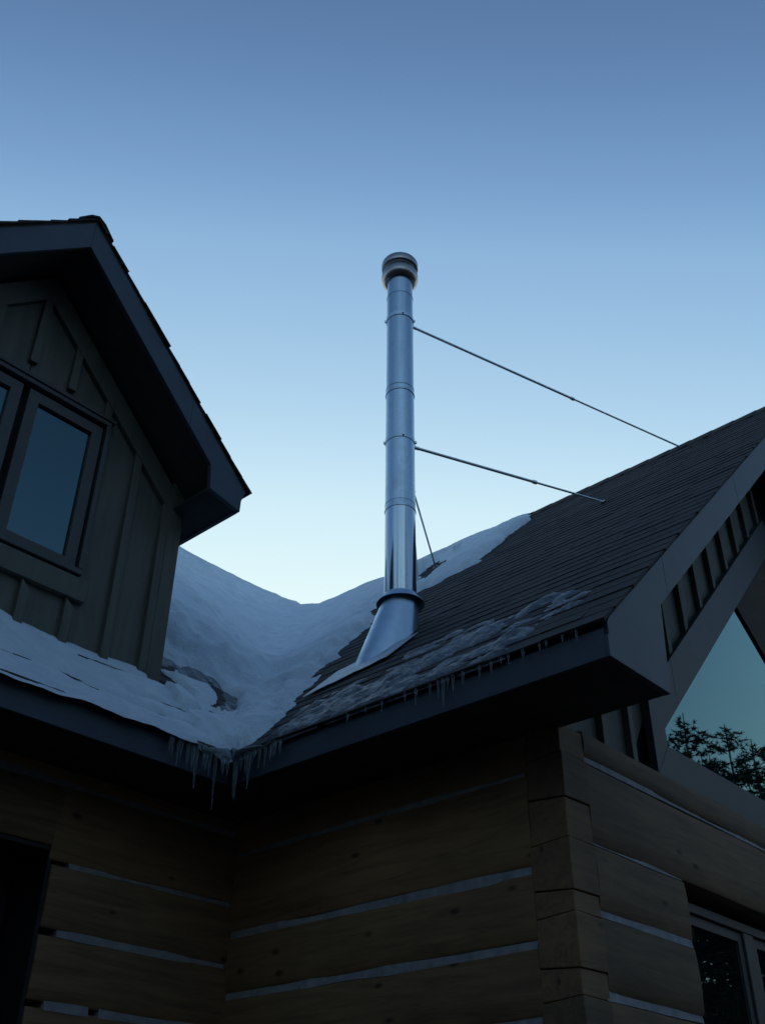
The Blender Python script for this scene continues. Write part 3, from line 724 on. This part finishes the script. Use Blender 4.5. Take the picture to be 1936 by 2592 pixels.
# --- main drift in the valley
edge = [toB(*c5(600, 556)), toB(*c5(560, 590)), toB(*c5(500, 640)), toB(*c5(330, 770)), toB(*c5(200, 842)), toB(*c5(130, 872)), toB(1040, 1512), toB(945, 1545), toB(930, 1590), toB(868, 1638), toB(836, 1672), toB(775, 1745), toB(738, 1780), toB(704, 1832), toB(690, 1856)]
edge[0] = (6.95, edge[0][1]); edge[-1] = (3.09, edge[-1][1])
main_poly = [(7.6, edge[0][1]-.05)] + edge + [(3.0, 3.80), (2.5, 3.80), (2.5, 9.0), (7.6, 9.0)]
sd_main = poly_sd(PX, PY, main_poly) + .07*med + .035*fine + .03*streak
T = np.where(sd_main > 0, .085*(1-np.exp(-np.clip(sd_main, 0, 9)/.09)), sd_main*.6)
# deep drift higher up, ending in a soft lip; thin snow below it
lip = [toA(*c2(1000, 655)), toA(*c2(1060, 700)), toA(*c2(1180, 780)), toA(*c2(1330, 880)), toA(*c2(1500, 985)), toA(*c2(1640, 1035)), toA(*c3(560, 985)), toA(*c3(650, 960))]
xs_l = np.array([p[0] for p in lip]); ys_l = np.array([p[1] for p in lip])
ylip = np.interp(PX, xs_l, ys_l); lipd = PY-ylip + .05*med
step = 1/(1+np.exp(-lipd/.035))
fade = np.clip(1-(PX-xs_l[-1])/.5, 0, 1)*(PX > 2.9)
low = (PX > 2.9)*np.clip(.5+(ZA-ZB)/.6, 0, 1)
T = np.where(T > .02, T + fade*(.085*step*np.clip(.6+(ZA-ZB)/.8, 0, 1) - .045*(1-step)*low), T)
# bare patch in the ridge snow, at the rod feet
bp = [toB(*c5(105, 815)), toB(*c5(180, 752)), toB(*c5(262, 735)), toB(*c5(210, 800)), toB(*c5(125, 856))]
sdb = poly_sd(PX, PY, bp) + .05*fine
T = np.where(sdb > -.10, np.minimum(T, -sdb*.6), T)
# lumps and old dents
dent = np.clip(fbm(PX*3.6, PY*3.6, 31.0)-.10, 0, 1)*np.exp(-((ZSM-RZ0-1.2)/1.0)**2)
T = np.where((T > .02) & (PX > 2.97), T + .018*big+.012*med+.005*fine - .085*dent, T)
# --- eave strip below the dormer
inA = (PX < 2.985) & exA & (PY < DY+.03)
stripT = .022+.008*big+.011*streakA+.007*med+.004*fine
crack1 = line_dist(PX, PY, [toA(*c2(-300, 625)), toA(*c2(0, 752)), toA(*c2(420, 912)), toA(*c2(700, 1040)), toA(*c2(870, 1110))])
crack2 = line_dist(PX, PY, [toA(*c2(500, 790)), toA(*c2(800, 895)), toA(*c2(960, 950)), toA(*c2(1080, 990))])
crack3 = line_dist(PX, PY, [toA(*c2(820, 1030)), toA(*c2(1000, 1085)), toA(*c2(1300, 1190))])
crack4 = line_dist(PX, PY, [toA(*c2(870, 1110)), toA(*c2(960, 1150)), toA(*c2(1100, 1195)), toA(*c2(1250, 1240))])
stripT = stripT - .075*np.exp(-(crack1/.013)**2)*(.85+.5*streakA)
right = np.clip((PX-1.9)/1.0, 0, 1)
stripT -= right*(.065*np.exp(-(crack2/.018)**2) + .065*np.exp(-(crack3/.016)**2)+.07*np.exp(-(crack4/.022)**2))*(.7+.9*streakA) + right*(.004+.030*np.clip(streakA-.05, 0, 1))
T = np.where(inA, stripT, T)
lowA = (PX >= 2.985)*(PX < 3.08)*(PY < 4.5)*np.clip(.5+(ZA-ZB)/.2, 0, 1)
T = T-lowA*(.05*np.exp(-(crack3/.016)**2)+.05*np.exp(-(crack4/.02)**2))*(.5+.9*streakA)
# melted arc round the dormer corner
arc = [toA(*c2(1000, 830)), toA(*c2(1120, 880)), toA(*c2(1250, 915)), toA(*c2(1350, 975)), toA(*c2(1420, 1040)), toA(*c2(1430, 1110)), toA(*c2(1370, 1180))]
ad = line_dist(PX, PY, arc)
T = np.where(PX > 2.5, T-.15*np.exp(-(ad/(.070+.03*med))**2)*(.85+.6*fine), T)
sp = line_dist(PX, PY, [toA(*c2(1050, 935)), toA(*c2(1130, 985))])
T -= .08*np.exp(-(sp/.05)**2)*(.8+.6*fine)
spots_ = np.clip(fbm(PX*2.6, PY*5.5, 61.0)-.22, 0, 1)*np.clip(1.2-(ZR-RZ0)/.75, 0, 1)*(PX > 2.9)
T = np.where(~isB | (T > 0), T-.30*spots_*(.7+.8*fine), T)
# bare ridge bit next to the dormer
rb = line_dist(PX, PY, [toA(*c2(1100, 120)), toA(*c2(1205, 190))]); T -= .16*np.exp(-(rb/.14)**2)*(PX > 2.5)
# --- keep off the dormer, the bare roof behind it and the chimney flashing
T = np.where((PX < 2.975) & (PY > DY+.05) & (PY < 5.7), -.2, T)
T = np.where((PY >= 5.7) & (PX < 2.6), -.2, T)
cf = np.hypot((PX-CX+.05)/1.3, PY-CY); off = cf < .225
off |= (PX < 4.20) & (PY > 3.37) & (PY < 3.89) & (PX > 3.74-.145*(PY-3.38)/.50)
T = np.where(off, -.05, T)
ridge_r = .05*np.exp(-((PY-RIDGE_Y)/.16)**2)*(ZA >= ZB)+.05*np.exp(-((PX-RIDGE_X)/.15)**2)*(ZB > ZA)
T = np.where(T > 0, np.maximum(T-ridge_r*np.clip(T/.1, 0, 1), .012), T)
# --- slush along the wing eave: thin, broken, half melted
sl_poly = [toB(690, 1856), toB(*c3(760, 1110)), toB(*c3(900, 1030)), toB(*c3(1100, 930)), toB(*c3(1350, 830)), toB(*c3(1480, 740)), toB(*c5(0, 1195)), toB(*c5(220, 1080)), toB(*c5(400, 1015)), toB(*c5(580, 975)), toB(*c5(700, 900)), toB(*c5(880, 866)), toB(*c5(868, 905)), toB(*c5(720, 985)), toB(*c5(640, 1050)), toB(*c5(560, 1095))]
last = sl_poly[-1]
sl_poly = sl_poly + [(XE-.03, last[1]+.03), (XE-.03, sl_poly[0][1])]
sds = poly_sd(PX, PY, sl_poly) + .035*fine + .03*med
dgl = fbm((PX+PY*.55)*20, (PY-PX*.3)*5, 44.0)
TS = np.where(sds > 0, .014*(1-np.exp(-np.clip(sds, 0, 9)/.03)) + .010*streak + .013*dgl + .007*fine - .003, sds*.5)
TS = np.where(isB & (PY < 4.0) & (PX < 4.2) & (PX > XE+.012) & ~off & (T < .012), TS, -.2)
TA = .006+.010*fine+.010*med-.02*np.clip(ad-.09, 0, 1)/.05      # thin wet remains in the melted arc
TS = np.where((ad < .16) & ~isB & (PX > 2.98) & (T < .02), np.maximum(TS, TA), TS)
def snow_object(name, T, mat, label, mn, dr=.028):
    de = np.where(isB, PX-(XE-.02), PY-(YE-.02))
    de = np.where(exA & exB, np.maximum(PX-(XE-.02), PY-(YE-.02)), de)
    SZ = ZSM + np.maximum(T, -.012)/cosr - dr*np.clip(1-de/.05, 0, 1)**2
    SZ = np.where(T <= 0, np.minimum(SZ, ZR+.002+np.maximum(T, -.014)), SZ)
    okv = exA | exB
    pos = (T > mn) & okv; keep = np.zeros(PX.shape, bool)
    for dx in (-1, 0, 1):
        for dy in (-1, 0, 1): keep |= np.roll(np.roll(pos, dx, 0), dy, 1)
    keep &= okv
    idx = -np.ones(PX.shape, int); ii = np.argwhere(keep); idx[keep] = np.arange(len(ii))
    co = np.stack([gx[ii[:, 0]], gy[ii[:, 1]], SZ[ii[:, 0], ii[:, 1]]], 1)
    q = (idx[:-1, :-1] >= 0) & (idx[1:, :-1] >= 0) & (idx[1:, 1:] >= 0) & (idx[:-1, 1:] >= 0)
    ab = np.argwhere(q); a, b = ab[:, 0], ab[:, 1]
    fc = np.stack([idx[a, b], idx[a+1, b], idx[a+1, b+1], idx[a, b+1]], 1)
    me = bpy.data.meshes.new(name); me.from_pydata(co.tolist(), [], fc.tolist()); me.update()
    o = obj(name, me, mat)
    for p in me.polygons: p.use_smooth = True
    return tag(o, label, name, kind='stuff')
snow_object('snow', T, M['snow'], 'snow drift filling the roof valley and lying under the dormer', 0.0)
snow_object('slush', TS, M['slush'], 'thin broken grey slush along the shingle edge of the wing eave', 0.0, .006)

# ------------------------------------------------------------------ ice on the eave corner and icicles
def zdrop(x): return x
ic = MB(); pts = []; rad = []
path = [(2.72, YE+.012), (2.80, YE+.004), (2.9, YE-.004), (3.0, YE-.014), (3.06, YE-.03), (3.09, YE-.06), (XE-.018, YE-.13), (XE-.008, YE-.24), (XE+.004, YE-.34), (XE+.012, YE-.42)]
for i in range(46):
    t = i/45*(len(path)-1); k = min(int(t), len(path)-2); u = t-k
    x = path[k][0]*(1-u)+path[k+1][0]*u; y = path[k][1]*(1-u)+path[k+1][1]*u
    c = math.exp(-((t-4.6)/1.7)**2); nz = float(vnoise(t*3.1, 2.2))
    pts.append((x, y, zA(YE)-.014-.012*c+.006*nz)); rad.append(.006+.026*c+.006*nz*(.4+c))
ic.tube(pts, rad, 12)
tag(obj('eave_ice', ic, M['ice'], smooth=True), 'lumpy ice built up over the inside corner of the eaves', 'ice')
def icicle(x, y, z, L, r, label, group, rn):
    mb = MB(); rings = []; n = 8; ph = rn.random()*9; lx, ly = rn.uniform(-.02, .02)*L, rn.uniform(-.02, .02)*L
    m = max(5, int(L/.02))
    for i in range(m+1):
        t = i/m; rr = r*(1-t)**.75*(1+.18*math.sin(t*L*90+ph))+.0012
        rings.append([(x+lx*t+rr*math.cos(2*math.pi*k/n), y+ly*t+rr*math.sin(2*math.pi*k/n), z-L*t) for k in range(n)])
    mb.quadstrip_closed(rings)
    return tag(obj('icicle', mb, M['ice'], smooth=True, origin=(x, y, z)), label, 'icicle', group)
rn = random.Random(11)
zi = zA(YE)-.02
for i in range(26):
    t = i/25; k = 2.72+t*.72                       # along the rounded corner
    if k < 3.07: x, y = k, YE-.012-.035*max(0, (k-2.95)/.12)
    else: x, y = XE-.02, YE-.03-(k-3.07)*.95
    cen = math.exp(-((t-.45)/.33)**2)
    L = (.04+.22*cen*rn.random()**.8+.02)*(1 if rn.random() > .2 else .5)
    icicle(x+rn.uniform(-.01, .01), y+rn.uniform(-.012, .012), zi-.02*cen, L, .005+.007*cen*rn.random()+.001, 'long icicle in the cluster hanging from the inside corner of the eaves', 'icicles at the eave corner', rn)
def eave_y(px, py):
    d = pix_ray(px, py); return d.y*(XE-.005)/d.x
for px, py, ln in [(c5(150, 1275) + (.06,)), (c5(215, 1245) + (.13,)), (c5(258, 1225) + (.07,)), (c5(298, 1205) + (.07,)), (c5(375, 1185)+(.05,)), (c5(423, 1160)+(.06,)), (c5(500, 1130)+(.04,)), (c5(562, 1110)+(.05,)), (c5(90, 1300)+(.07,)), (c5(40, 1322)+(.04,)), (c5(640, 1070)+(.035,)), (c5(672, 1060)+(.03,)), (c5(735, 1035)+(.03,)), (c5(800, 1010)+(.045,)), (c5(-60, 1370)+(.05,)), (c5(-130, 1400)+(.03,)), (c5(232, 1238)+(.05,)), (c5(190, 1258)+(.08,)), (c5(470, 1142)+(.03,)), (c5(-210, 1436)+(.045,))]:
    icicle(XE-.004, eave_y(px, py)+rn.uniform(-.005, .005), zB(XE)-.004, ln*rn.uniform(.9, 1.15), .0035+ln*.03, 'small icicle hanging from the slushy shingle edge beside the gable', 'icicles along the wing eave', rn)
for yy, L in ((4.62, .075), (4.78, .06)):
    icicle(3.185, yy, zD(3.185)-.012, L, .006, 'thin icicle hanging from the dormer eave', 'icicles on the dormer eave', rn)

# ------------------------------------------------------------------ pine trees of the clearing (some seen in the windows, others added to block low sky)
def pine(seed, h):
    rn = random.Random(seed); tr = MB(); cr = MB()
    n = 12
    tr.tube([(math.sin(i*.7+seed)*.05*i/n, math.cos(i*.9+seed)*.05*i/n, h*i/n) for i in range(n+1)], [max(.012, .011*h*(1-i/n)**.9+.01) for i in range(n+1)], 8)
    z = h*.10
    while z < h*.985:
        f = (h-z)/(h*.9); R0 = (.21*h*f**.7+.22)
        for b in range(rn.randint(4, 6)):
            a = rn.uniform(0, 2*math.pi); L = R0*rn.uniform(.55, 1.1); dz = rn.uniform(-.10, .28)
            d = Vector((math.cos(a), math.sin(a), dz)).normalized(); s = Vector((-d.y, d.x, 0))
            p0 = Vector((0, 0, z))
            tr.tube([p0, p0+d*L*.55+Vector((0, 0, -.02*L)), p0+d*L], [.012*L+.008, .008*L+.005, .004], 4)
            m = max(6, int(L*20))
            for k in range(m):
                t = .18+.82*(k+rn.random())/m; c = p0+d*L*t+s*rn.uniform(-.30, .30)*L*(1-.4*t)+Vector((0, 0, rn.uniform(-.10, .12)))
                for q in range(12):
                    v = Vector((rn.gauss(0, 1), rn.gauss(0, 1), rn.gauss(.25, .8))).normalized()*rn.uniform(.05, .14) + d*.03
                    w = v.cross(Vector((rn.random(), rn.random(), rn.random()))).normalized()*.018
                    b0 = len(cr.v); cr.v += [tuple(c-w), tuple(c+w), tuple(c+v)]; cr.f.append((b0, b0+1, b0+2))
        z += h*rn.uniform(.022, .036)
    return tr.mesh('trunk'), cr.mesh('crown')
PROTO = [pine(1, 12.0), pine(2, 12.0), pine(3, 12.0)]
for a_, b_ in PROTO: a_.materials.append(M['bark']); b_.materials.append(M['needle'])
def at(base, az, dist): return base[0]+dist*math.cos(R(az)), base[1]+dist*math.sin(R(az))
G = (5.0, 2.25); D = (1.9, 4.38)
spots = [(at(G, az, ds), 3.95+ds*math.tan(R(el))) for az, ds, el in ((-25.0, 20, 22.8), (-22.3, 23, 21.8), (-20.6, 22, 20.6), (-23.7, 26, 20.0), (-26.4, 18, 22.0), (-19.0, 25, 20.8), (-21.5, 28, 19.8), (-24.4, 31, 20.2), (-27.8, 23, 21.5))]
NREF = len(spots)
spots += [(at(G, -30.5, 21), 12.5), (at(G, -17.0, 24), 13.0), (at(G, -34, 19), 11.5), (at(G, -40, 22), 13), (at(G, -48, 20), 12.5), (at(D, -67.6, 18), 15.2), (at(D, -58, 24), 15.0), (at(G, -10, 26), 13), (at(G, -3, 28), 14), (at(G, 6, 26), 14)]
for k in range(16):                                  # unseen pines behind and left of the viewer, added to block low sky
    spots.append((at((1.5, 3.0), -74-k*8.2, random.uniform(13.5, 19.0)), random.uniform(14.0, 17.5)))
for i, ((x, y), h) in enumerate(spots):
    e = empty('pine_tree', (x, y, -.15)); s = h/12.0
    e.scale = (s*random.uniform(.9, 1.1),)*2+(s,); e.rotation_euler = (0, 0, random.random()*6.28)
    tag(e, 'dark bushy pine mirrored in the gable window glass' if i < NREF else 'tall dark pine at the edge of the clearing, screening low sky from the house', 'tree', 'pines facing the gable' if i < NREF else 'pines round the clearing')
    tm, cm = PROTO[i % 3]
    for nm, mm in (('trunk', tm), ('crown', cm)):
        o = bpy.data.objects.new(nm, mm); COL.objects.link(o); o.parent = e
